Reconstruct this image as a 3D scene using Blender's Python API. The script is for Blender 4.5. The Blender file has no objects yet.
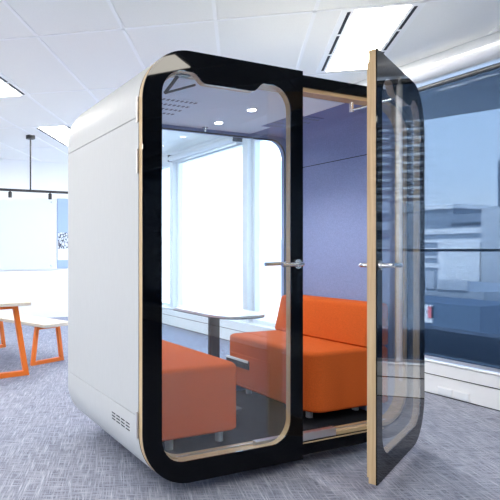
import bpy, bmesh, math, random
from mathutils import Vector, Matrix
random.seed(7)
SC = bpy.context.scene
COL = SC.collection
PI = math.pi

# ------------------------------------------------------------------ materials
def new_mat(name):
    m = bpy.data.materials.new(name); m.use_nodes = True
    nt = m.node_tree; nt.nodes.clear()
    out = nt.nodes.new('ShaderNodeOutputMaterial')
    return m, nt, out

def N(nt, typ, **kw):
    n = nt.nodes.new(typ)
    for k, v in kw.items():
        if k in n.inputs: n.inputs[k].default_value = v
        else: setattr(n, k, v)
    return n

def principled(name, col, rough=.5, metal=0., spec=.5, noise=None, bump=None, coat=0.):
    """noise = (scale, amount, stretch) colour variation, bump = (scale, strength)"""
    m, nt, out = new_mat(name)
    b = N(nt, 'ShaderNodeBsdfPrincipled')
    b.inputs['Base Color'].default_value = (*col, 1)
    b.inputs['Roughness'].default_value = rough
    b.inputs['Metallic'].default_value = metal
    b.inputs['Specular IOR Level'].default_value = spec
    b.inputs['Coat Weight'].default_value = coat
    nt.links.new(b.outputs[0], out.inputs[0])
    if noise or bump:
        tc = N(nt, 'ShaderNodeTexCoord')
    if noise:
        sc, amt, st = noise
        mp = N(nt, 'ShaderNodeMapping'); mp.inputs['Scale'].default_value = st
        nt.links.new(tc.outputs['Object'], mp.inputs[0])
        nz = N(nt, 'ShaderNodeTexNoise', Scale=sc, Detail=4.)
        nt.links.new(mp.outputs[0], nz.inputs['Vector'])
        rp = N(nt, 'ShaderNodeValToRGB')
        rp.color_ramp.elements[0].position = .3; rp.color_ramp.elements[1].position = .7
        rp.color_ramp.elements[0].color = (*[c*(1-amt) for c in col], 1)
        rp.color_ramp.elements[1].color = (*[min(1, c*(1+amt)) for c in col], 1)
        nt.links.new(nz.outputs['Fac'], rp.inputs[0])
        nt.links.new(rp.outputs[0], b.inputs['Base Color'])
    if bump:
        nz2 = N(nt, 'ShaderNodeTexNoise', Scale=bump[0], Detail=3.)
        nt.links.new(tc.outputs['Object'], nz2.inputs['Vector'])
        bp = N(nt, 'ShaderNodeBump', Strength=bump[1], Distance=.004)
        nt.links.new(nz2.outputs['Fac'], bp.inputs['Height'])
        nt.links.new(bp.outputs[0], b.inputs['Normal'])
    return m

def emission(name, col, strength):
    m, nt, out = new_mat(name)
    e = N(nt, 'ShaderNodeEmission', Strength=strength); e.inputs[0].default_value = (*col, 1)
    nt.links.new(e.outputs[0], out.inputs[0]); return m

def glass(name, tint=(.96, .98, .98), refl=1., ior=1.5, rough=0., veil=0.):
    m, nt, out = new_mat(name)
    t = N(nt, 'ShaderNodeBsdfTransparent'); t.inputs[0].default_value = (*tint, 1)
    g = N(nt, 'ShaderNodeBsdfGlossy', Roughness=rough)
    f = N(nt, 'ShaderNodeFresnel', IOR=ior)
    ge = N(nt, 'ShaderNodeNewGeometry'); io = N(nt, 'ShaderNodeMapRange')      # same reflectance on both faces of the sheet
    io.inputs['To Min'].default_value = ior; io.inputs['To Max'].default_value = 1/ior
    nt.links.new(ge.outputs['Backfacing'], io.inputs['Value']); nt.links.new(io.outputs[0], f.inputs['IOR'])
    mu = N(nt, 'ShaderNodeMath', operation='MULTIPLY'); mu.inputs[1].default_value = refl
    mx = N(nt, 'ShaderNodeMixShader')
    nt.links.new(f.outputs[0], mu.inputs[0]); nt.links.new(mu.outputs[0], mx.inputs[0])
    body = t
    if veil:                                                  # pale bluish haze of stray light, mixed into the glass colour
        d = N(nt, 'ShaderNodeBsdfDiffuse'); d.inputs[0].default_value = (.80, .86, .95, 1)
        tl = N(nt, 'ShaderNodeBsdfTranslucent'); tl.inputs[0].default_value = (.80, .86, .95, 1)
        dm = N(nt, 'ShaderNodeMixShader'); dm.inputs[0].default_value = .5
        nt.links.new(d.outputs[0], dm.inputs[1]); nt.links.new(tl.outputs[0], dm.inputs[2])
        body = N(nt, 'ShaderNodeMixShader'); body.inputs[0].default_value = veil
        nt.links.new(t.outputs[0], body.inputs[1]); nt.links.new(dm.outputs[0], body.inputs[2])
    nt.links.new(body.outputs[0], mx.inputs[1]); nt.links.new(g.outputs[0], mx.inputs[2])
    nt.links.new(mx.outputs[0], out.inputs[0]); return m

def carpet(name, dark, light, ang=0.42):
    m, nt, out = new_mat(name)
    b = N(nt, 'ShaderNodeBsdfPrincipled', Roughness=.95)
    b.inputs['Specular IOR Level'].default_value = .15
    tc = N(nt, 'ShaderNodeTexCoord')
    outs = []
    for a, w in ((ang, 0.), (ang + PI/2, 3.7)):
        mp = N(nt, 'ShaderNodeMapping')
        mp.inputs['Rotation'].default_value = (0, 0, a)
        mp2 = N(nt, 'ShaderNodeMapping'); mp2.inputs['Scale'].default_value = (8, 145, 1); mp2.inputs['Location'].default_value = (w, w, w)
        nt.links.new(tc.outputs['Object'], mp.inputs[0]); nt.links.new(mp.outputs[0], mp2.inputs[0])
        nz = N(nt, 'ShaderNodeTexNoise', Scale=1., Detail=2., Roughness=.6)
        nt.links.new(mp2.outputs[0], nz.inputs['Vector'])
        outs.append(nz.outputs['Fac'])
    mxm = N(nt, 'ShaderNodeMath', operation='MAXIMUM')
    nt.links.new(outs[0], mxm.inputs[0]); nt.links.new(outs[1], mxm.inputs[1])
    fine = N(nt, 'ShaderNodeTexNoise', Scale=260., Detail=2.)
    nt.links.new(tc.outputs['Object'], fine.inputs['Vector'])
    ad = N(nt, 'ShaderNodeMath', operation='MULTIPLY_ADD'); ad.inputs[1].default_value = .22
    nt.links.new(fine.outputs['Fac'], ad.inputs[0]); nt.links.new(mxm.outputs[0], ad.inputs[2])
    rp = N(nt, 'ShaderNodeValToRGB')
    rp.color_ramp.elements[0].position = .52; rp.color_ramp.elements[0].color = (*dark, 1)
    rp.color_ramp.elements[1].position = .86; rp.color_ramp.elements[1].color = (*light, 1)
    nt.links.new(ad.outputs[0], rp.inputs[0]); nt.links.new(rp.outputs[0], b.inputs['Base Color'])
    bp = N(nt, 'ShaderNodeBump', Strength=.3, Distance=.004)
    nt.links.new(ad.outputs[0], bp.inputs['Height']); nt.links.new(bp.outputs[0], b.inputs['Normal'])
    nt.links.new(b.outputs[0], out.inputs[0]); return m

def wood(name, a, b_, axis='Z', rough=.45):
    m, nt, out = new_mat(name)
    b = N(nt, 'ShaderNodeBsdfPrincipled', Roughness=rough)
    tc = N(nt, 'ShaderNodeTexCoord'); mp = N(nt, 'ShaderNodeMapping')
    mp.inputs['Scale'].default_value = {'Z': (90, 90, 3), 'X': (3, 90, 90), 'Y': (60, 3, 60)}[axis]
    nz = N(nt, 'ShaderNodeTexNoise', Scale=1., Detail=5., Distortion=.4)
    rp = N(nt, 'ShaderNodeValToRGB')
    rp.color_ramp.elements[0].position = .3; rp.color_ramp.elements[0].color = (*a, 1)
    rp.color_ramp.elements[1].position = .7; rp.color_ramp.elements[1].color = (*b_, 1)
    nt.links.new(tc.outputs['Object'], mp.inputs[0]); nt.links.new(mp.outputs[0], nz.inputs['Vector'])
    nt.links.new(nz.outputs['Fac'], rp.inputs[0]); nt.links.new(rp.outputs[0], b.inputs['Base Color'])
    nt.links.new(b.outputs[0], out.inputs[0]); return m

def screen_fabric(name, open_tint, fibre, amount):
    """mesh blind cloth: openings let the view through, threads scatter"""
    m, nt, out = new_mat(name)
    t = N(nt, 'ShaderNodeBsdfTransparent'); t.inputs[0].default_value = (*open_tint, 1)
    d = N(nt, 'ShaderNodeBsdfDiffuse'); d.inputs[0].default_value = (*fibre, 1)
    tr = N(nt, 'ShaderNodeBsdfTranslucent'); tr.inputs[0].default_value = (*fibre, 1)
    a = N(nt, 'ShaderNodeMixShader'); a.inputs[0].default_value = .4
    nt.links.new(d.outputs[0], a.inputs[1]); nt.links.new(tr.outputs[0], a.inputs[2])
    tc = N(nt, 'ShaderNodeTexCoord'); mp = N(nt, 'ShaderNodeMapping'); mp.inputs['Scale'].default_value = (1, 40, 40)
    nz = N(nt, 'ShaderNodeTexChecker', Scale=1.)
    mr = N(nt, 'ShaderNodeMapRange'); mr.inputs['To Min'].default_value = amount*.93; mr.inputs['To Max'].default_value = amount*1.07
    nt.links.new(tc.outputs['Object'], mp.inputs[0]); nt.links.new(mp.outputs[0], nz.inputs['Vector']); nt.links.new(nz.outputs['Fac'], mr.inputs['Value'])
    mx = N(nt, 'ShaderNodeMixShader')
    nt.links.new(mr.outputs[0], mx.inputs[0]); nt.links.new(t.outputs[0], mx.inputs[1]); nt.links.new(a.outputs[0], mx.inputs[2])
    nt.links.new(mx.outputs[0], out.inputs[0]); return m

def sketch(name, paper, ink):
    m, nt, out = new_mat(name)
    b = N(nt, 'ShaderNodeBsdfPrincipled', Roughness=.6)
    tc = N(nt, 'ShaderNodeTexCoord'); mp = N(nt, 'ShaderNodeMapping'); mp.inputs['Scale'].default_value = (1., .01, .7)
    nz = N(nt, 'ShaderNodeTexNoise', Scale=7., Detail=2.)
    mx = N(nt, 'ShaderNodeMixRGB'); mx.inputs[0].default_value = .08
    v = N(nt, 'ShaderNodeTexVoronoi', Scale=24.); v.feature = 'DISTANCE_TO_EDGE'
    rp = N(nt, 'ShaderNodeValToRGB'); rp.color_ramp.interpolation = 'CONSTANT'
    rp.color_ramp.elements[0].position = 0.; rp.color_ramp.elements[0].color = (*ink, 1)
    rp.color_ramp.elements[1].position = .09; rp.color_ramp.elements[1].color = (*paper, 1)
    nt.links.new(tc.outputs['Object'], mp.inputs[0]); nt.links.new(mp.outputs[0], nz.inputs['Vector'])
    nt.links.new(mp.outputs[0], mx.inputs[1]); nt.links.new(nz.outputs['Color'], mx.inputs[2])
    nt.links.new(mx.outputs[0], v.inputs['Vector']); nt.links.new(v.outputs['Distance'], rp.inputs[0])
    nt.links.new(rp.outputs[0], b.inputs['Base Color']); nt.links.new(b.outputs[0], out.inputs[0]); return m

M = dict(
    carpet=carpet('grey_blue_carpet', (.135, .146, .195), (.445, .462, .555)),
    ceiling=principled('ceiling_tile', (.91, .905, .87), .9, spec=.2, noise=(120, .02, (1, 1, 1))),
    tbar=principled('white_tee_bar', (.94, .94, .93), .5),
    wall=principled('white_wall', (.86, .87, .89), .8, spec=.2),
    wall_dim=principled('dark_feature_wall', (.10, .105, .12), .85, spec=.2),
    sill=principled('white_painted_metal', (.84, .85, .87), .35),
    gap=principled('dark_gap', (.012, .013, .02), .8),
    frame_white=principled('white_window_frame', (.80, .83, .87), .4),
    alu=principled('brushed_aluminium', (.72, .73, .75), .32, metal=1.),
    steel=principled('satin_steel', (.78, .78, .78), .22, metal=1.),
    chrome_dim=principled('hinge_metal', (.62, .60, .60), .35, metal=.85),
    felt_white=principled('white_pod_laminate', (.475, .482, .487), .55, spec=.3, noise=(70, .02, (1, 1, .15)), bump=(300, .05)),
    felt_violet=principled('violet_felt', (.24, .30, .52), .95, spec=.1, noise=(160, .12, (1, 1, 1)), bump=(260, .25)),
    felt_veiled=principled('felt_with_painted_veil', (.76, .88, 1.), .95, spec=.1, noise=(160, .05, (1, 1, 1))),  # ceiling felt lightened to paint in the haze of the door glass
    black=principled('black_painted_glass', (.0012, .0018, .0035), .03, spec=.13),
    black_matt=principled('black_matt', (.012, .012, .016), .5),
    pod_carpet=principled('black_carpet', (.022, .024, .032), .95, spec=.1, noise=(150, .5, (1, 1, 1)), bump=(200, .4)),
    oak=wood('oak_ply', (.46, .31, .16), (.62, .45, .26), 'Z'),
    oak_x=wood('oak_rail', (.46, .31, .16), (.62, .45, .26), 'X'),
    white_oak=wood('pale_oak', (.62, .55, .45), (.74, .68, .58), 'Y', .5),
    orange=principled('orange_wool', (.56, .104, .019), .9, spec=.12, noise=(140, .12, (1, 1, 1)), bump=(320, .25)),
    orange_steel=principled('orange_powder_coat', (.86, .19, .02), .4),
    white_top=principled('white_laminate', (.88, .89, .91), .25),
    dark_post=principled('charcoal_metal', (.03, .034, .042), .4),
    foot=principled('grey_foot', (.55, .57, .60), .4),
    glass=glass('clear_glass', refl=.6),
    door_glass=glass('door_glass', (.93, .975, 1.), 1.6, veil=.014),  # includes the painted haze of stray light
    window_glass=glass('window_glass', (.97, .985, .99), .8),
    board_glass=principled('white_glass_board', (.68, .74, .80), .05, spec=.5),
    poster_blue=principled('poster_blue', (.32, .43, .66), .6),
    poster_pale=principled('poster_pale', (.80, .84, .90), .6),
    ink=sketch('ink_sketch', (.62, .68, .78), (.04, .045, .08)),
    panel=emission('light_diffuser', (1., .95, .85), 21.),
    bulb=emission('downlight_glow', (1., .95, .88), 22.),
    mesh_cloth=screen_fabric('screen_cloth', (.36, .395, .435), (.12, .19, .30), .17),
    cassette=principled('silver_blind_case', (.74, .755, .78), .28, metal=.35),
    b_white=principled('render_white', (.82, .83, .83), .8),
    b_pale=principled('pale_concrete', (.50, .535, .57), .8),
    b_grey=principled('grey_blue_cladding', (.12, .165, .23), .6),
    canopy=principled('canopy_soffit', (.24, .28, .34), .7),
    b_mid=principled('mid_blue_cladding', (.25, .30, .36), .7),
    b_dark=principled('dark_blue_facade', (.07, .125, .20), .5),
    b_brown=principled('brown_facade', (.10, .085, .085), .5),
    b_glass=principled('facade_glazing', (.05, .07, .10), .1, noise=(.25, .3, (1, 1, 1))),
    b_roof=principled('roof_grey', (.34, .385, .43), .8, noise=(.6, .25, (1, 1, 1))),
    red=principled('red_sign', (.85, .16, .17), .5),
    ground=principled('asphalt', (.42, .43, .44), .9, noise=(.3, .2, (1, 1, 1))),
    brass=principled('dark_socket', (.02, .02, .025), .35),
)

# ------------------------------------------------------------------ mesh helpers
def obj(name, bm, mat, parent=None, smooth=False, bevel=0, seg=2):
    bmesh.ops.recalc_face_normals(bm, faces=bm.faces)
    me = bpy.data.meshes.new(name); bm.to_mesh(me); bm.free()
    for mm in (mat if isinstance(mat, (list, tuple)) else [mat]): me.materials.append(mm)
    o = bpy.data.objects.new(name, me); COL.objects.link(o)
    if parent: o.parent = parent
    if smooth:
        for p_ in me.polygons: p_.use_smooth = True
        try:
            me.set_sharp_from_angle(angle=math.radians(35))
        except Exception: pass
    if bevel:
        b = o.modifiers.new('edge', 'BEVEL'); b.width = bevel; b.segments = seg; b.limit_method = 'ANGLE'; b.angle_limit = math.radians(40)
        b.harden_normals = False
        for p_ in me.polygons: p_.use_smooth = True
        try: me.set_sharp_from_angle(angle=math.radians(180))
        except Exception: pass
        wn = o.modifiers.new('shade', 'WEIGHTED_NORMAL'); wn.keep_sharp = True
    return o

def empty(name, loc=(0, 0, 0), rz=0):
    o = bpy.data.objects.new(name, None); COL.objects.link(o)
    o.location = loc; o.rotation_euler = (0, 0, rz); o.empty_display_size = .1
    return o

def tag(o, label=None, cat=None, group=None, kind=None):
    if label: o['label'] = label
    if cat: o['category'] = cat
    if group: o['group'] = group
    if kind: o['kind'] = kind
    return o

def B(): return bmesh.new()

def box(bm, x0, x1, y0, y1, z0, z1, mi=0):
    vs = [bm.verts.new((x, y, z)) for x in (x0, x1) for y in (y0, y1) for z in (z0, z1)]
    for f in ((0, 1, 3, 2), (4, 6, 7, 5), (0, 4, 5, 1), (2, 3, 7, 6), (0, 2, 6, 4), (1, 5, 7, 3)):
        fc = bm.faces.new([vs[i] for i in f]); fc.material_index = mi
    return bm

def tube(bm, p0, p1, r0, r1=None, seg=16):
    p0, p1 = Vector(p0), Vector(p1); r1 = r0 if r1 is None else r1
    d = (p1 - p0).normalized(); a = d.orthogonal().normalized(); c = d.cross(a)
    rings = []
    for p_, r in ((p0, r0), (p1, r1)):
        rings.append([bm.verts.new(p_ + (a*math.cos(t) + c*math.sin(t))*r) for t in [2*PI*i/seg for i in range(seg)]])
    for i in range(seg):
        j = (i+1) % seg
        bm.faces.new((rings[0][i], rings[0][j], rings[1][j], rings[1][i]))
    bm.faces.new(rings[0]); bm.faces.new(rings[1][::-1]); return bm

def path_tube(bm, pts, r, seg=10):
    pts = [Vector(q) for q in pts]; rings = []
    for i, q in enumerate(pts):
        d = (pts[min(i+1, len(pts)-1)] - pts[max(i-1, 0)]).normalized()
        a = d.cross(Vector((0, 0, 1)))
        if a.length < 1e-3: a = d.cross(Vector((1, 0, 0)))
        a.normalize(); c = d.cross(a)
        rings.append([bm.verts.new(q + (a*math.cos(t) + c*math.sin(t))*r) for t in [2*PI*k/seg for k in range(seg)]])
    for A_, B_ in zip(rings, rings[1:]):
        for i in range(seg):
            j = (i+1) % seg; bm.faces.new((A_[i], A_[j], B_[j], B_[i]))
    bm.faces.new(rings[0]); bm.faces.new(rings[-1][::-1]); return bm

def square_path(bm, pts, w, nrm, closed=False):
    """square bar of width w along pts lying in a plane of normal nrm, mitred"""
    pts = [Vector(q) for q in pts]; nrm = Vector(nrm).normalized(); n = len(pts); rings = []
    for i, q in enumerate(pts):
        if closed: d0 = (q - pts[i-1]).normalized(); d1 = (pts[(i+1) % n] - q).normalized()
        else:
            d1 = (pts[min(i+1, n-1)] - q) if i < n-1 else (q - pts[i-1]); d0 = (q - pts[i-1]) if i else d1
            d0 = d0.normalized(); d1 = d1.normalized()
        t = (d0 + d1).normalized(); s = t.cross(nrm).normalized()
        k = 1/max(.3, abs(t.dot(d1)))
        rings.append([bm.verts.new(q + s*sx*w/2*k + nrm*sy*w/2) for sx, sy in ((-1, -1), (1, -1), (1, 1), (-1, 1))])
    m = n if closed else n-1
    for i in range(m):
        A_, B_ = rings[i], rings[(i+1) % n]
        for a in range(4): bm.faces.new((A_[a], A_[(a+1) % 4], B_[(a+1) % 4], B_[a]))
    if not closed: bm.faces.new(rings[0]); bm.faces.new(rings[-1][::-1])
    return bm

def rrect(x0, x1, z0, z1, r, seg=14):
    """closed outline, r = (bottom-left, bottom-right, top-right, top-left)"""
    if not isinstance(r, (tuple, list)): r = (r,)*4
    out = []
    for (cx, cz, rr, a0) in ((x0+r[0], z0+r[0], r[0], PI), (x1-r[1], z0+r[1], r[1], 1.5*PI), (x1-r[2], z1-r[2], r[2], 0), (x0+r[3], z1-r[3], r[3], .5*PI)):
        if rr < 1e-6: out.append((cx, cz)); continue
        for i in range(seg+1):
            a = a0 + .5*PI*i/seg; out.append((cx + rr*math.cos(a), cz + rr*math.sin(a)))
    return out

def radial(poly, c, a):
    d = (math.cos(a), math.sin(a)); best = None
    n = len(poly)
    for i in range(n):
        x1, y1 = poly[i][0]-c[0], poly[i][1]-c[1]; x2, y2 = poly[(i+1) % n][0]-c[0], poly[(i+1) % n][1]-c[1]
        ex, ey = x2-x1, y2-y1; det = d[0]*(-ey) + ex*d[1]
        if abs(det) < 1e-12: continue
        t = (x1*(-ey) + ex*y1)/det; u = (d[0]*y1 - d[1]*x1)/det
        if t > 0 and -1e-6 <= u <= 1+1e-6 and (best is None or t < best): best = t
    return (c[0]+d[0]*best, c[1]+d[1]*best)

def ring(bm, outer, inner, y0, y1, mi=0):
    """a plate in XZ between two outlines, from y0 to y1"""
    xs = [q[0] for q in inner]; zs = [q[1] for q in inner]
    c = ((min(xs)+max(xs))/2, (min(zs)+max(zs))/2)
    ang = sorted({round(math.atan2(q[1]-c[1], q[0]-c[0]), 5) for q in list(outer)+list(inner)})
    L = []
    for a in ang:
        o = radial(outer, c, a); i = radial(inner, c, a)
        L.append([bm.verts.new((q[0], y, q[1])) for q in (o, i) for y in (y0, y1)])   # o0 o1 i0 i1
    n = len(L)
    for k in range(n):
        a, b = L[k], L[(k+1) % n]
        for p_, q in ((0, 1), (1, 3), (3, 2), (2, 0)):
            f = bm.faces.new((a[p_], b[p_], b[q], a[q])); f.material_index = mi
    return bm

def plate(bm, outline, y0, y1):
    a = [bm.verts.new((x, y0, z)) for x, z in outline]; b = [bm.verts.new((x, y1, z)) for x, z in outline]
    n = len(a)
    for i in range(n): bm.faces.new((a[i], a[(i+1) % n], b[(i+1) % n], b[i]))
    bm.faces.new(a); bm.faces.new(b[::-1]); return bm

def slab(bm, outline, z0, z1):
    a = [bm.verts.new((x, y, z0)) for x, y in outline]; b = [bm.verts.new((x, y, z1)) for x, y in outline]
    n = len(a)
    for i in range(n): bm.faces.new((a[i], a[(i+1) % n], b[(i+1) % n], b[i]))
    bm.faces.new(a); bm.faces.new(b[::-1]); return bm

def copy_tree(o, parent=None):
    c = o.copy(); COL.objects.link(c)
    if parent: c.parent = parent
    for ch in list(o.children): copy_tree(ch, c)
    return c

# ------------------------------------------------------------------ room
XW, YB, XL, YF, ZC = 3.133, 7.24, -7.5, -7.0, 2.865      # window wall, far wall, other side, near wall, ceiling
tag(obj('floor', box(B(), XL, 3.45, YF, YB, -.12, 0), M['carpet']), kind='structure')
ceil = tag(obj('ceiling', box(B(), XL, 3.5, YF, YB, ZC, ZC+.25), M['ceiling']), kind='structure')

# suspended ceiling grid, turned against the pod
CX, CY = -1.103, -2.256
D2 = Vector((.5926, .8055)); E2 = Vector((.8055, -.5926)); O2 = Vector((CX, CY))
def grid_pt(dd, ee): return O2 + D2*dd + E2*ee
def clip(p_, d, x0, x1, y0, y1):
    t0, t1 = -50, 50
    for a, (lo, hi) in ((0, (x0, x1)), (1, (y0, y1))):
        ta, tb = (lo-p_[a])/d[a], (hi-p_[a])/d[a]
        if ta > tb: ta, tb = tb, ta
        t0, t1 = max(t0, ta), min(t1, tb)
    return (p_+d*t0, p_+d*t1) if t1 > t0+.05 else None
bm = B()
def tee(p_, d, w):
    c = clip(p_, d, XL, XW-.06, YF, YB)
    if not c: return
    s = Vector((-d[1], d[0]))*w/2
    lo = [c[0]-s, c[0]+s, c[1]+s, c[1]-s]
    a = [bm.verts.new((q[0], q[1], ZC-.005)) for q in lo]; b = [bm.verts.new((q[0], q[1], ZC+.002)) for q in lo]
    for i in range(4): bm.faces.new((a[i], a[(i+1) % 4], b[(i+1) % 4], b[i]))
    bm.faces.new(a); bm.faces.new(b[::-1])
for k in range(-9, 9): tee(grid_pt(3.845+1.375*k, 0), E2, .026)
for k in range(-18, 20): tee(grid_pt(0, -.171+.675*k), D2, .026)
obj('ceiling_grid', bm, M['tbar'], ceil)

tag(obj('wall_back', box(B(), XL, 3.45, YB, YB+.15, 0, ZC), M['wall']), kind='structure')
tag(obj('wall_front', box(B(), XL, 3.45, YF-.15, YF, 0, ZC), M['wall_dim']), kind='structure')
# long wall out of frame with daylight windows
bm = B()
box(bm, XL-.15, XL, YF, YB, 0, .9); box(bm, XL-.15, XL, YF, YB, 2.6, ZC)
edges = [-7, -6.4, -3.6, -3.2, -.4, 0, 2.8, 3.2, 6.0, YB]
for a, b in ((-7, -6.4), (-3.6, -3.2), (-.4, 0), (2.8, 3.2), (6.0, YB)): box(bm, XL-.15, XL, a, b, .9, 2.6)
tag(obj('wall_left', bm, M['wall']), kind='structure')

wn = 0
def window(x, y0, y1, z0, z1, transom, t=.055):
    global wn; wn += 1
    e = B()
    o_ = rrect(y0, y1, z0, z1, 0); i_ = rrect(y0+t, y1-t, z0+t, z1-t, 0)
    ring(e, o_, i_, 0, .09)
    w = obj('window_%d' % wn, e, M['frame_white'])
    w.matrix_world = Matrix(((0, 1, 0, x), (1, 0, 0, 0), (0, 0, 1, 0), (0, 0, 0, 1)))
    tag(w, kind='structure')
    obj('glass_pane', box(B(), y0+t, y1-t, .04, .05, z0+t, z1-t), M['window_glass'], w)
    if transom: obj('transom', box(B(), y0+t, y1-t, .012, .075, transom-.011, transom+.011), M['dark_post'], w)
for a, b in ((-6.4, -3.6), (-3.2, -.4), (0, 2.8), (3.2, 6.0)): window(XL-.12, a, b, .9, 2.6, None)

# window wall: cabinet sill, bays, head
wall = tag(obj('wall_right', box(B(), 3.15, 3.45, YF, YB, 0, .275), M['gap']), kind='structure')
obj('sill_board', box(B(), 3.128, 3.45, YF, YB, .272, .285), M['sill'], wall, bevel=.003)
obj('upper_panel', box(B(), XW, 3.2, YF, YB, .173, .268), M['sill'], wall)
obj('lower_panel', box(B(), XW+.004, 3.2, YF, YB, .010, .162), M['sill'], wall)
obj('head_panel', box(B(), 3.25, 3.45, YF, YB, 2.70, ZC), M['wall'], wall)
bays = [-6.95, -5.62, -3.71, -1.80, .085, 1.78, 3.45, 5.42, 7.2]
bm = B()
def half(y): return .022 if y < 2 else .055
for y in bays[1:-1]: box(bm, 3.172, 3.34, y-half(y), y+half(y), .285, 2.70)
obj('mullion_posts', bm, M['frame_white'], wall)
for i, (a, b) in enumerate(zip(bays, bays[1:])):
    window(3.25, a+(half(a) if i else 0), b-(half(b) if i < len(bays)-2 else 0), .285, 2.70, 1.225 if a in (.085, -1.80, -3.71) else None, .02 if b < 2 else .05)

# curved white pelmet over the near bays
prof = [(3.26, ZC), (3.08, ZC), (3.055, ZC-.03), (3.035, ZC-.07), (3.03, ZC-.10), (3.04, ZC-.13), (3.065, ZC-.155), (3.10, ZC-.175), (3.15, ZC-.19), (3.26, ZC-.195)]
bm = B()
a = [bm.verts.new((x, YF, z)) for x, z in prof]; b = [bm.verts.new((x, 3.3, z)) for x, z in prof]
for i in range(len(prof)): bm.faces.new((a[i], a[(i+1) % len(prof)], b[(i+1) % len(prof)], b[i]))
bm.faces.new(a); bm.faces.new(b[::-1])
tag(obj('trim_1', bm, M['cassette'], smooth=True), kind='structure')

# ------------------------------------------------------------------ roller blinds
def blind(y0, y1, down, label):
    t = tag(empty('roller_blind', (3.155, (y0+y1)/2, 2.62)), label, 'blind', 'roller blinds on the window wall')
    L = (y1-y0)/2
    if down:
        obj('roller_tube', tube(B(), (0, -L, .012), (0, L, .012), .022), M['dark_post'], t, smooth=True)
        obj('screen_cloth', box(B(), -.006, -.0045, -L+.01, L-.01, -2.30, 0), M['mesh_cloth'], t)
        obj('bottom_bar', box(B(), -.012, .002, -L+.01, L-.01, -2.325, -2.30), M['alu'], t)
    else:
        obj('roller_tube', tube(B(), (-.06, -L, .10), (-.06, L, .10), .045, seg=24), M['cassette'], t, smooth=True)
        obj('bottom_bar', box(B(), -.035, -.02, -L+.02, L-.02, .025, .06), M['alu'], t)
        for s in (-1, 1): obj('end_bracket', box(B(), -.10, .06, s*L-.008, s*L+.008, .05, .16), M['dark_post'], t)
    return t
blind(.098, 1.75, True, 'grey mesh roller blind lowered over the window beside the open glass door')
blind(-1.77, .072, True, 'grey mesh roller blind lowered over the next window towards the viewer')
blind(-5.59, -3.74, True, 'grey mesh roller blind added to dim the window by the near end')  # unseen; added to cut daylight from the near bays
blind(-6.93, -5.65, True, 'narrow grey mesh roller blind added to dim the reflected near corner window')  # unseen; added so this window stops reflecting in the black stile
blind(-3.68, -1.83, True, 'grey mesh roller blind added to dim the window nearest the viewer')  # unseen; added to lessen daylight on the near floor
blind(3.55, 5.32, False, 'rolled-up pale roller blind over the bright window behind the pod')

# ------------------------------------------------------------------ ceiling lights
def ceiling_light(d0, d1, e0, e1, label):
    mid = grid_pt((d0+d1)/2, (e0+e1)/2)
    t = tag(empty('ceiling_light', (mid[0], mid[1], ZC), math.atan2(E2[1], E2[0])), label, 'ceiling light', 'recessed office ceiling lights')
    hw, hl = (e1-e0)/2, (d1-d0)/2
    obj('diffuser', box(B(), -hw, hw, -hl, hl, -.010, -.004), M['panel'], t)
    fr = B()
    box(fr, -hw-.09, -hw, -hl-.03, hl+.03, -.008, .0); box(fr, hw, hw+.09, -hl-.03, hl+.03, -.008, .0)
    box(fr, -hw, hw, -hl-.03, -hl, -.008, .0); box(fr, -hw, hw, hl, hl+.03, -.008, .0)
    obj('frame', fr, M['tbar'], t)
    for s in (-1, 1):
        sl = B(); n = 3; L = 2*hl/n
        for k in range(n): box(sl, s*(hw+.038)-.011, s*(hw+.038)+.011, -hl+k*L+.018, -hl+(k+1)*L-.018, -.0095, -.0085)
        obj('air_slot', sl, M['gap'], t)
    return t
lights = [
    (3.87, 5.12, .77, 1.115, 'bright rectangular ceiling light with black air slots above the open door'),
    (3.98, 5.23, -2.59, -2.245, 'ceiling light cut by the picture edge, nearer of the two on the white-wall side'),
    (6.64, 7.89, -2.60, -2.245, 'ceiling light partly hidden behind the upper corner of the pod'),
    (.56, 1.81, 1.385, 1.735, 'ceiling light in front of the pod, mirrored in its black glass corner'),
]
for l in lights: ceiling_light(*l)
for (d0, e0) in ((1.24, -2.6), (-1.5, -2.6), (-1.5, .77), (.0, -5.4), (3.98, -5.4)):
    ceiling_light(d0, d0+1.25, e0, e0+.345, 'recessed ceiling light with black air slots elsewhere in the office')

# ------------------------------------------------------------------ track light, whiteboard, poster
tr = tag(empty('track_light', (.765, 5.2, ZC)), 'black ceiling-hung track light bar with small spots over the orange table', 'track light')
obj('canopy', tube(B(), (0, 0, -.045), (0, 0, 0), .065, seg=24), M['black_matt'], tr, smooth=True)
obj('rod', tube(B(), (0, 0, -.78), (0, 0, -.045), .011), M['black_matt'], tr, smooth=True)
obj('track_bar', box(B(), -2.4, .75, -.018, .018, -.803, -.770), M['black_matt'], tr)
for dx in (-2.0, -1.43, -.86, -.29, .287):
    s = B(); tube(s, (dx, 0, -.803), (dx, 0, -.822), .012); tube(s, (dx, 0, -.815), (dx, 0, -.895), .026)
    obj('spotlight', s, M['black_matt'], tr, smooth=True)

wb = tag(empty('whiteboard', (.4, YB-.003, 1.54)), 'large white glass whiteboard on the far white wall', 'whiteboard')
obj('glass_board', plate(B(), rrect(-1.5, 1.346, -.65, .648, .01, 3), -.03, -.012), M['board_glass'], wb)
for x in (-1.4, -.075, 1.25):
    for z in (-.585, .585): obj('stand_off', tube(B(), (x, -.038, z), (x, 0, z), .016), M['steel'], wb, smooth=True)

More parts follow.
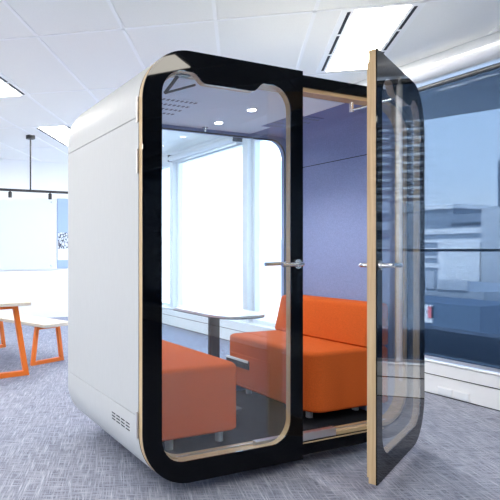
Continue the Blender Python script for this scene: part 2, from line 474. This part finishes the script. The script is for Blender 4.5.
po = tag(empty('poster', (1.775, YB-.003, .91)), 'blue and white poster with sketchy dark drawing next to the whiteboard', 'poster')
obj('board', box(B(), 0, .75, -.025, 0, 0, 1.286), M['poster_blue'], po)
obj('white_band', box(B(), .0, .75, -.0265, -.025, .15, .50), M['poster_pale'], po)
obj('drawing', box(B(), .012, .738, -.0275, -.0265, .36, .66), M['ink'], po)

# ------------------------------------------------------------------ orange table and bench
def trapezoid_frame(name, parent, w_top, w_bot, z_top, y, bar):
    """closed steel loop in the local XZ plane at y"""
    h = bar/2
    pts = [(-w_bot/2+h, y, h), (w_bot/2-h, y, h), (w_top/2-h, y, z_top-h), (-w_top/2+h, y, z_top-h)]
    return obj(name, square_path(B(), pts, bar, (0, 1, 0), closed=True), M['orange_steel'], parent, bevel=.003)
tb = tag(empty('dining_table', (-.256, 2.62, 0), .12), 'pale wood table on orange steel trapezoid legs', 'table')
obj('tabletop', box(B(), -.40, .40, 0, 1.5, .707, .74), M['white_oak'], tb, bevel=.004)
trapezoid_frame('leg_frame', tb, .70, .92, .707, .25, .048)
trapezoid_frame('leg_frame', tb, .70, .92, .707, 1.25, .048)
be = tag(empty('bench', (.50, 3.394, 0), math.atan2(.371, .929)), 'low pale wood bench on orange steel legs behind the table', 'bench')
obj('seat', box(B(), -.19, .19, -.20, 1.35, .415, .45), M['white_oak'], be, bevel=.004)
trapezoid_frame('leg_frame', be, .325, .43, .415, 0, .040)
trapezoid_frame('leg_frame', be, .325, .43, .415, 1.153, .040)

# ------------------------------------------------------------------ the pod
W = .9753; PW = 2*W; PH = 2.2; PZ = .075; PD = 1.134; R = .262
pod = tag(empty('meeting_pod', (0, 0, 0)), 'white two-person meeting pod with rounded corners, black glass front and violet felt inside', 'pod')
Y0 = .047
outer = rrect(0, PW, PZ, PH, R, 20)
core = rrect(.012, PW-.012, PZ+.012, PH-.012, R-.012, 20)
def cut_ring(bm, z0, z1, side):
    """piece of the outer skin between two heights (side: -1 left, 1 right, 0 both)"""
    pts_o = outer; n = len(pts_o)
    c = (PW/2, (PZ+PH)/2)
    def skin(poly):
        return poly
    seq = []
    for k in range(0, 1441):
        a = -PI/2 + 2*PI*k/1440
        q = radial(outer, c, a); seq.append((q, radial(core, c, a)))
    run = []
    for q, i in seq:
        ok = z0 <= q[1] <= z1 and (side == 0 or (q[0]-c[0])*side > 0)
        if ok: run.append((q, i))
        else:
            if len(run) > 1: strip(bm, run)
            run = []
    if len(run) > 1: strip(bm, run)
def strip(bm, run):
    L = [[bm.verts.new((p_[0], y, p_[1])) for p_ in pr for y in (Y0, PD)] for pr in run]
    for a, b in zip(L, L[1:]):
        for p_, q in ((0, 1), (1, 3), (3, 2), (2, 0)): bm.faces.new((a[p_], b[p_], b[q], a[q]))
    bm.faces.new((L[0][0], L[0][1], L[0][3], L[0][2])); bm.faces.new((L[-1][0], L[-1][2], L[-1][3], L[-1][1]))
def skin_part(name, z0, z1, side):
    bm = B(); cut_ring(bm, z0, z1, side)
    bmesh.ops.remove_doubles(bm, verts=bm.verts, dist=1e-5)
    return obj(name, bm, M['felt_white'], pod, smooth=True)
SEAM_T, SEAM_B = 1.862, .420
skin_part('roof_panel', SEAM_T+.002, 9, 0)
side_l = skin_part('side_panel', SEAM_B+.002, SEAM_T-.002, -1)
skin_part('side_panel', SEAM_B+.002, SEAM_T-.002, 1)
# base panel runs round the bottom on both sides
def base_strip():
    bm = B(); c = (PW/2, (PZ+PH)/2); run = []
    for k in range(0, 1441):
        a = PI/2 + 2*PI*k/1440
        q = radial(outer, c, a)
        if q[1] <= SEAM_B-.002: run.append((q, radial(core, c, a)))
    strip(bm, run); bmesh.ops.remove_doubles(bm, verts=bm.verts, dist=1e-5)
    return obj('base_panel', bm, M['felt_white'], pod, smooth=True)
base_p = base_strip()
obj('core_shell', ring(B(), core, rrect(.045, PW-.045, .14, PH-.045, (.10, .10, R-.05, R-.05), 16), Y0+.002, PD-.002), M['b_grey'], pod, smooth=True)
for (x, y) in ((.5, .4), (PW-.5, .4), (.5, PD-.3), (PW-.5, PD-.3)):
    obj('levelling_foot', tube(B(), (x, y, 0), (x, y, .09), .03), M['foot'], pod, smooth=True)
# ventilation slots low on the white side
bm = B()
for r_ in range(3):
    for k in range(4):
        y = .150 + k*.060; z = .322 + r_*.016
        # follow the rounding of the base
        zz = z; x = 0 if zz > PZ+R else R - math.sqrt(max(0, R*R-(PZ+R-zz)**2))
        box(bm, x-.0012, x+.004, y, y+.045, zz-.0028, zz+.0028)
obj('vent_slots', bm, M['gap'], base_p)

# interior felt: walls and ceiling as one curved lining, with the door glass's haze painted pale on the ceiling
XI0, XI1, ZI0, ZI1 = .060, PW-.060, .15, 2.125
lin_o = rrect(.046, PW-.046, .141, PH-.046, (.10, .10, R-.05, R-.05), 16); lin_i = rrect(XI0, XI1, ZI0, ZI1, (.09, .09, .17, .17), 16)
obj('felt_lining', ring(B(), lin_o, lin_i, .13, PD-.03), M['felt_violet'], pod, smooth=True)
for x, s in ((XI0, 1), (XI1, -1)):
    obj('felt_seam', box(B(), x-.002, x+s*.0015, .14, PD-.04, 1.874, 1.879), M['gap'], pod)
obj('ceiling_veil_patch', box(B(), .24, 1.45, .16, PD-.05, ZI1-.006, ZI1+.002), M['felt_veiled'], pod)  # same felt as the lining, painted paler for the glass haze
obj('pod_carpet', box(B(), XI0+.075, XI1-.075, .09, PD-.03, ZI0-.006, ZI0+.003), M['pod_carpet'], pod)
def ceiling_vent(x0, x1, y0, y1, rows, cols, felt):
    bm = B(); dx = (x1-x0)/cols; dy = (y1-y0)/rows
    xs = sorted([x0+k*dx+f*dx for k in range(cols) for f in (0, .2, .8)] + [x1]); ys = sorted([y0+k*dy+f*dy for k in range(rows) for f in (0, .32, .68)] + [y1])
    V = [[bm.verts.new((x, y, ZI1-.0075)) for y in ys] for x in xs]; U = [[bm.verts.new((x, y, ZI1-.004)) for y in ys] for x in xs]
    for a in range(len(xs)-1):
        for b in range(len(ys)-1):
            f = bm.faces.new((V[a][b], V[a+1][b], V[a+1][b+1], V[a][b+1])); f.material_index = int(a % 3 == 1 and b % 3 == 1)
            bm.faces.new((U[a][b], U[a][b+1], U[a+1][b+1], U[a+1][b]))
    for a in range(len(xs)-1):
        for b in (0, len(ys)-1): bm.faces.new((V[a][b], V[a+1][b], U[a+1][b], U[a][b]))
    for b in range(len(ys)-1):
        for a in (0, len(xs)-1): bm.faces.new((V[a][b], V[a][b+1], U[a][b+1], U[a][b]))
    return obj('vent_grille', bm, [felt, M['b_grey']], pod)
ceiling_vent(.38, .63, .48, .86, 4, 8, M['felt_veiled'])  # grille lightened along with the painted haze around it
ceiling_vent(1.36, 1.62, .50, .84, 4, 8, M['felt_violet'])
for y in (.50, .87):
    rim = obj('downlight', tube(B(), (1.017, y, ZI1-.012), (1.017, y, ZI1), .034, seg=28), M['frame_white'], pod, smooth=True)
    obj('lamp', tube(B(), (1.017, y, ZI1-.014), (1.017, y, ZI1-.0121), .025, seg=28), M['bulb'], rim)
    ld = bpy.data.lights.new('pod_downlight', 'SPOT'); ld.energy = 15; ld.spot_size = 2.4; ld.spot_blend = .6; ld.shadow_soft_size = .03; ld.color = (1, .95, .9)
    lo = bpy.data.objects.new('pod_downlight', ld); COL.objects.link(lo); lo.location = (1.017, y, ZI1-.03)

sn = B(); tube(sn, (1.011, 1.035, ZI1-.010), (1.011, 1.035, ZI1), .022, seg=20); tube(sn, (1.011, 1.035, ZI1-.035), (1.011, 1.035, ZI1-.010), .007, .010)
obj('motion_sensor', sn, M['steel'], pod, smooth=True)
# back wall: frame with a large rounded window
obj('back_frame', ring(B(), rrect(.05, PW-.05, .145, PH-.05, (.10, .10, R-.055, R-.055), 16), rrect(.16, 1.79, .21, 2.092, .135, 14), PD-.045, PD-.004), M['felt_violet'], pod, smooth=True)
obj('back_gasket', ring(B(), rrect(.156, 1.794, .206, 2.096, .139, 14), rrect(.166, 1.784, .216, 2.086, .130, 14), PD-.052, PD-.044), M['black_matt'], pod)
obj('back_glass', plate(B(), rrect(.158, 1.792, .208, 2.094, .137, 14), PD-.024, PD-.016), M['glass'], pod)

# front frame: black ring, oak reveal, metal threshold
open_f = rrect(.085, PW-.085, .150, 2.134, .20, 16)
obj('front_frame', ring(B(), rrect(.001, PW-.001, PZ+.001, PH-.001, R-.001, 20), open_f, .0465, .075), M['black'], pod, smooth=True)
obj('oak_reveal', ring(B(), rrect(.078, PW-.078, .143, 2.141, .207, 16), rrect(.100, PW-.100, .170, 2.112, .185, 16), .058, .132), M['oak_x'], pod, smooth=True)
obj('threshold_strip', box(B(), .30, 1.65, .044, .047, .140, .147), M['oak_x'], pod)
obj('threshold_plate', box(B(), .70, 1.27, .050, .085, .150, .196), M['alu'], pod, bevel=.004)
obj('floor_edge_trim', box(B(), .22, 1.73, .086, .094, .168, .178), M['alu'], pod)
obj('jamb_seal', box(B(), PW-.104, PW-.099, .075, .100, .40, 2.0), M['alu'], pod)
obj('jamb_seal', box(B(), .099, .104, .075, .100, .40, 2.0), M['alu'], pod)

# door leaves
def arc(cx, cz, r, a0, a1, n=10): return [(cx+r*math.cos(a0+(a1-a0)*i/n), cz+r*math.sin(a0+(a1-a0)*i/n)) for i in range(n+1)]
LZ0, LZ1 = .078, 2.2
def leaf_opening():
    x0, x1, z0 = .103, .892, .184; r = .125
    o = arc(x0+r, z0+r, r, PI, 1.5*PI) + arc(x1-r, z0+r, r, 1.5*PI, 2*PI)
    zt = 2.099
    o += arc(x1-r, zt-r, r, 0, .5*PI)
    s = [(.715, zt), (.702, zt-.003), (.690, zt-.011), (.662, zt-.038), (.650, zt-.046), (.636, zt-.049)]
    o += s + [(.99-x, z) for x, z in s[::-1]]
    o += arc(x0+r, zt-r, r, .5*PI, PI)
    return o
def leaf(s, label):
    """s = 1: hinges at local x = 0, leaf towards +x; s = -1 mirrored"""
    def mx(pts): return [(x*s, z) for x, z in pts]
    W_ = W-.002
    out = rrect(0, W_, LZ0, LZ1, (R, .004, .004, R), 18)
    hole = leaf_opening()
    hole_oak = [( .4975+(x-.4975)*.998, 1.14+(z-1.14)*.999) for x, z in hole]
    root = obj('door_leaf', ring(B(), mx(out), mx(hole), .0065, .040), M['oak'], pod, smooth=True)
    root['label'] = label
    outb = rrect(.0, W_+.0015, LZ0-.001, LZ1+.001, (R, .004, .004, R), 18)
    obj('black_border', ring(B(), mx(outb), mx(hole), 0., .006), M['black'], root, smooth=True)
    pane = [(.4975+(x-.4975)*.9992, 1.14+(z-1.14)*.9996) for x, z in hole]
    obj('glass_pane', plate(B(), mx(pane), .0005, .0058), M['door_glass'], root)
    # overlap strip on the free edge
    if s < 0: obj('edge_strip', box(B(), s*(W_+.0006), s*(W_-.018), .040, .047, LZ0+.03, LZ1-.06), M['oak'], root)
    # lever handles on both faces
    hx, hz = W-.040, 1.146
    for y, d, L in ((0., -1, .150), (.040, 1, .140)):
        ro = obj('handle_rose', tube(B(), (s*hx, y, hz), (s*hx, y+d*.009, hz), .026, seg=24), M['steel'], root, smooth=True)
        h = B()
        path_tube(h, [(s*hx, y+d*.008, hz), (s*hx, y+d*.035, hz), (s*(hx-.004), y+d*.047, hz), (s*(hx-.015), y+d*.054, hz), (s*(hx-.05), y+d*.055, hz), (s*(hx-L), y+d*.055, hz-.002)], .0110, 12)
        obj('handle_lever', h, M['steel'], root, smooth=True)
    # hinges on the rounded side
    for z0, z1 in ((.318, .442), (1.590, 1.704), (1.834, 1.955)):
        h = B(); tube(h, (s*-.006, .047, z0), (s*-.006, .047, z1), .007, seg=12)
        box(h, min(s*-.003, s*.001), max(s*-.003, s*.001),   .050, .070, z0+.002, z1-.002)
        obj('hinge', h, M['chrome_dim'], root, smooth=True)
    return root
left = leaf(1, 'closed door leaf with lever handle')
right = leaf(-1, 'door leaf standing ajar, oak edge facing the viewer')
right.location = (PW, 0, 0); right.rotation_euler = (0, 0, .4295)
c = B(); path_tube(c, [(.173, .10, 2.01), (.349, .10, 2.073)], .006); path_tube(c, [(.173, .10, 2.01), (.24, .09, 2.10)], .009); box(c, .20, .30, .062, .10, 2.10, 2.135)
obj('closer_arm', c, M['dark_post'], left)
inv = (Matrix.Translation((PW, 0, 0)) @ Matrix.Rotation(.4295, 4, 'Z')).inverted()
c = B(); path_tube(c, [inv @ Vector((1.425, .085, 2.056)), inv @ Vector((1.39, -.235, 2.035))], .006); tube(c, inv @ Vector((1.425, .085, 2.045)), inv @ Vector((1.425, .085, 2.10)), .013)
obj('closer_arm', c, M['steel'], right, smooth=True)

# ------------------------------------------------------------------ sofas and table inside the pod
def rounded_block(x0, x1, y0, y1, z0, z1, r, corner, top=.035):
    """corner: radii of the plan outline (x0y0, x1y0, x1y1, x0y1)"""
    pl = rrect(x0, x1, y0, y1, corner, 8)
    bm = B(); rings = []
    cx, cy = (x0+x1)/2, (y0+y1)/2
    levels = [(z0, .012), (z0+.012, 0)] + [(z1-top+top*math.sin(a), top*(1-math.cos(a))) for a in [PI/2*i/6 for i in range(7)]]
    for z, ins in levels:
        sx = ((x1-x0)-2*ins)/(x1-x0); sy = ((y1-y0)-2*ins)/(y1-y0)
        rings.append([bm.verts.new((cx+(x-cx)*sx, cy+(y-cy)*sy, z)) for x, y in pl])
    n = len(pl)
    for A_, B_ in zip(rings, rings[1:]):
        for i in range(n): bm.faces.new((A_[i], A_[(i+1) % n], B_[(i+1) % n], B_[i]))
    bm.faces.new(rings[0]); bm.faces.new(rings[-1][::-1]); return bm
def sofa(s, x_wall, label, socket):
    """front faces -s; built in local x from the wall"""
    t = tag(empty('sofa', (x_wall, .20 if s > 0 else .165, ZI0+.003)), label, 'sofa')
    L = .885 if s > 0 else .92
    D_ = .65 if s > 0 else .612
    X = lambda a, b: (min(-s*a, -s*b), max(-s*a, -s*b))
    x0, x1 = X(.0, D_)
    cr = (.085, .03, .03, .05) if s > 0 else (.03, .045, .05, .03)
    obj('seat', rounded_block(x0, x1, 0, L, .077, .447, .03, cr, .028), M['orange'], t, smooth=True)
    if socket: obj('front_panel', rounded_block(-s*D_-.004, -s*D_+.01, .40, L-.04, .095, .316, .004, .003, .003), M['orange'], t, smooth=True)
    bx0, bx1 = X(.0, .222 if s > 0 else .135)
    bk = rounded_block(bx0, bx1, .0, L-.004, .448, .724, .03, .025, .025)
    for v in bk.verts:
        k = (v.co.z-.448)/.264
        if v.co.x*s < -.1: v.co.x += s*.045*k if s > 0 else 0
        if v.co.y > L*.5: v.co.y -= .03*k
    obj('backrest', bk, M['orange'], t, smooth=True)
    for fx in ((.12, D_-.13) if s > 0 else (.22, .54)):
        for fy in (.17 if s > 0 else .09, L-.09):
            obj('foot', tube(B(), (-s*fx, fy, 0), (-s*fx, fy, .080), .022, seg=20), M['foot'], t, smooth=True)
    if socket:
        xf = -s*D_-.003
        so = obj('power_socket', box(B(), xf-.010, xf+.01, .612, .880, .222, .285), M['brass'], t, bevel=.003)
        obj('socket_lid', box(B(), xf-.013, xf-.004, .618, .874, .270, .286), M['white_top'], so)
        for k in range(3): obj('outlet', tube(B(), (xf-.0115, .66+k*.08, .247), (xf-.0095, .66+k*.08, .247), .014), M['black_matt'], so)
    return t
sofa(1, XI1-.002, 'orange fabric sofa with black power socket in its front, by the violet wall', True)
sofa(-1, XI0+.002, 'orange fabric bench seat behind the closed glass door, by the hinge side', False)

mt = tag(empty('meeting_table', (.93, .80, ZI0+.003)), 'small white table with rounded end on a dark post between the orange sofas', 'table')
top = rrect(-.195, .185, -.40, .235, (.15, .15, .03, .03), 12)
obj('tabletop', slab(B(), top, .653, .667), M['white_top'], mt)
edge = [(x*1.004, y*1.003) for x, y in top]
obj('edge_band', slab(B(), edge, .648, .6535), M['dark_post'], mt)
obj('post', box(B(), -.036, .036, -.018, .018, .012, .648), M['dark_post'], mt, bevel=.003)
obj('base_plate', slab(B(), rrect(-.14, .14, -.14, .14, .03, 6), 0, .012), M['dark_post'], mt)

# ------------------------------------------------------------------ outlet on the sill casing
ol = tag(empty('wall_outlet', (XW+.004, .62, .048)), 'white double data outlet on the casing below the window', 'outlet')
obj('plate', box(B(), -.006, 0, -.135, .135, -.034, .034), M['sill'], ol, bevel=.002)
for y in (-.067, .067): obj('outlet_cover', box(B(), -.011, -.006, y-.060, y+.060, -.027, .027), M['frame_white'], ol, bevel=.002)

# ------------------------------------------------------------------ outside
tag(obj('street_ground', box(B(), 3.6, 420, -260, 320, -26, -25), M['ground']), kind='structure')
tag(obj('balcony_parapet', box(B(), 3.62, 3.78, -8, 2.6, -.4, .44), M['b_dark']), kind='structure')
tag(obj('parapet_cap', box(B(), 3.58, 3.80, -8, 2.6, .44, .485), M['canopy']), kind='structure')
# slanting canopy of the floor above
tag(obj('roof_canopy', slab(B(), [(3.46, -8), (8.6, -8), (4.55, 2.2), (3.46, 2.2)], 2.75, 3.1), M['canopy']), kind='structure')

def building(label, x, y0, y1, z1, mat, depth=12, z0=-25, bands=(), band_mat='b_glass', roof=None, sub=()):
    """a block whose street face is the plane x; bands = (z0, z1) ribbon windows or floor slabs"""
    t = tag(empty('building', (x, (y0+y1)/2, z0)), label, 'building')
    hy = (y1-y0)/2
    obj('walls', box(B(), 0, depth, -hy, hy, 0, z1-z0), M[mat], t)
    for a, b in bands:
        obj('window_band', box(B(), -.08, .1, -hy*.97, hy*.97, a-z0, b-z0), M[band_mat], t)
    if roof: obj('roof', box(B(), -.4, depth+.4, -hy-.4, hy+.4, z1-z0, z1-z0+roof), M['b_white'], t)
    for (a, b, c_, d, mm, nm) in sub:
        obj(nm, box(B(), -.17 if mm == 'red' else -.12, .1, a-(y0+y1)/2, b-(y0+y1)/2, c_-z0, d-z0), M[mm], t)
    return t
building('distant low office block with a flat white roof edge on the skyline', 70, 46, 54, 7.2, 'b_mid', bands=((.5, 1.8), (3.2, 4.4)), roof=.6)
building('grey blue block on the skyline between white roofs', 60, 35.0, 39.5, 5.6, 'b_mid', bands=((2.6, 3.1), (4.3, 4.6)), roof=.0)
building('terraced block with alternating white and dark floor bands', 47, 27.5, 39.5, 3.4, 'b_mid', depth=8, bands=((2.9, 3.4), (2.1, 2.4), (1.3, 1.6), (.6, .8), (-.3, .1)), band_mat='b_white')
building('bright white blank-walled building in the middle of the window view', 38, 22.35, 25.5, 1.95, 'b_white', depth=7, bands=((-4, -1.2),), roof=0)
building('tall pale block at the right of the window view', 38, 9, 22.2, 4.35, 'b_pale', bands=(), roof=.0)
building('low rooftop terrace building with pale plant boxes on top', 27.5, 15.5, 24, -.9, 'b_roof', depth=9.5, sub=((16.3, 18.0, -.9, -.35, 'b_pale', 'plant_box'), (18.2, 18.7, -.9, .1, 'b_pale', 'vent_stack'), (18.9, 20.5, -.9, -.6, 'b_grey', 'plant_box')))
building('dark blue fronted low building below the window with a small sign', 23.5, 13.2, 19.5, -1.28, 'b_dark', depth=3.5, sub=((15.45, 15.85, -2.3, -1.42, 'b_white', 'sign_board'), (15.45, 15.62, -2.05, -1.5, 'red', 'red_panel')))
building('slim dark tower standing at the picture edge', 58, 32.15, 33.0, 10.9, 'b_grey', depth=1.5)
# tall tower seen mirrored in the open door
tw = building('tall dark tower with white floor slabs, mirrored in the open door', 230, 24, 62, 62, 'b_brown', depth=30, bands=[(22.5+3.3*k, 23.4+3.3*k) for k in range(12)], band_mat='b_white', sub=((33, 34.2, 24, 62, 'b_pale', 'white_fin'), (47, 48, 24, 62, 'b_pale', 'white_fin')))
building('pale block in front of the mirrored tower', 130, 12, 40, 12.5, 'b_pale', depth=20, bands=((4, 6), (8, 10)))
building('hazy pale office block seen through the back window', 60, 78, 108, 3.5, 'b_white')
building('second hazy block seen through the back window', 75, 120, 150, 6, 'b_white')

# ------------------------------------------------------------------ light and camera
w = bpy.data.worlds.new('World'); SC.world = w; w.use_nodes = True
nt = w.node_tree; nt.nodes.clear()
wo = N(nt, 'ShaderNodeOutputWorld'); bg = N(nt, 'ShaderNodeBackground', Strength=3.2)
tc = N(nt, 'ShaderNodeTexCoord'); sx = N(nt, 'ShaderNodeSeparateXYZ')
rp = N(nt, 'ShaderNodeValToRGB'); e = rp.color_ramp.elements
e[0].position = 0.; e[0].color = (.90, .93, .96, 1); e[1].position = .55; e[1].color = (.40, .58, .90, 1)
m_ = e.new(.12); m_.color = (.66, .80, .97, 1)
nt.links.new(tc.outputs['Generated'], sx.inputs[0]); nt.links.new(sx.outputs['Z'], rp.inputs[0])
nt.links.new(rp.outputs[0], bg.inputs[0]); nt.links.new(bg.outputs[0], wo.inputs[0])
sun = bpy.data.lights.new('sun', 'SUN'); sun.energy = 6.5; sun.angle = .02; sun.color = (1, .96, .9)
so = bpy.data.objects.new('sun', sun); COL.objects.link(so)
so.rotation_euler = Vector((.62, .28, -.75)).to_track_quat('-Z', 'Y').to_euler()

cam = bpy.data.cameras.new('camera'); co = bpy.data.objects.new('camera', cam); COL.objects.link(co)
cam.sensor_width = 36; cam.sensor_fit = 'HORIZONTAL'; cam.lens = 531.7/500*36
cam.shift_x = (250-125.2)/500; cam.shift_y = (251.8-250)/500
cam.clip_start = .05; cam.clip_end = 800
co.location = (-1.1029, -2.2557, 1.2123); co.rotation_euler = (PI/2, 0, -.4217)
SC.camera = co
vs = SC.view_settings; vs.view_transform = 'Standard'; vs.look = 'None'; vs.exposure = .94; vs.gamma = 1; vs.use_curve_mapping = False
cy = SC.cycles
cy.use_denoising = True; cy.max_bounces = 14; cy.transparent_max_bounces = 24; cy.diffuse_bounces = 6; cy.glossy_bounces = 6
cy.sample_clamp_indirect = 8
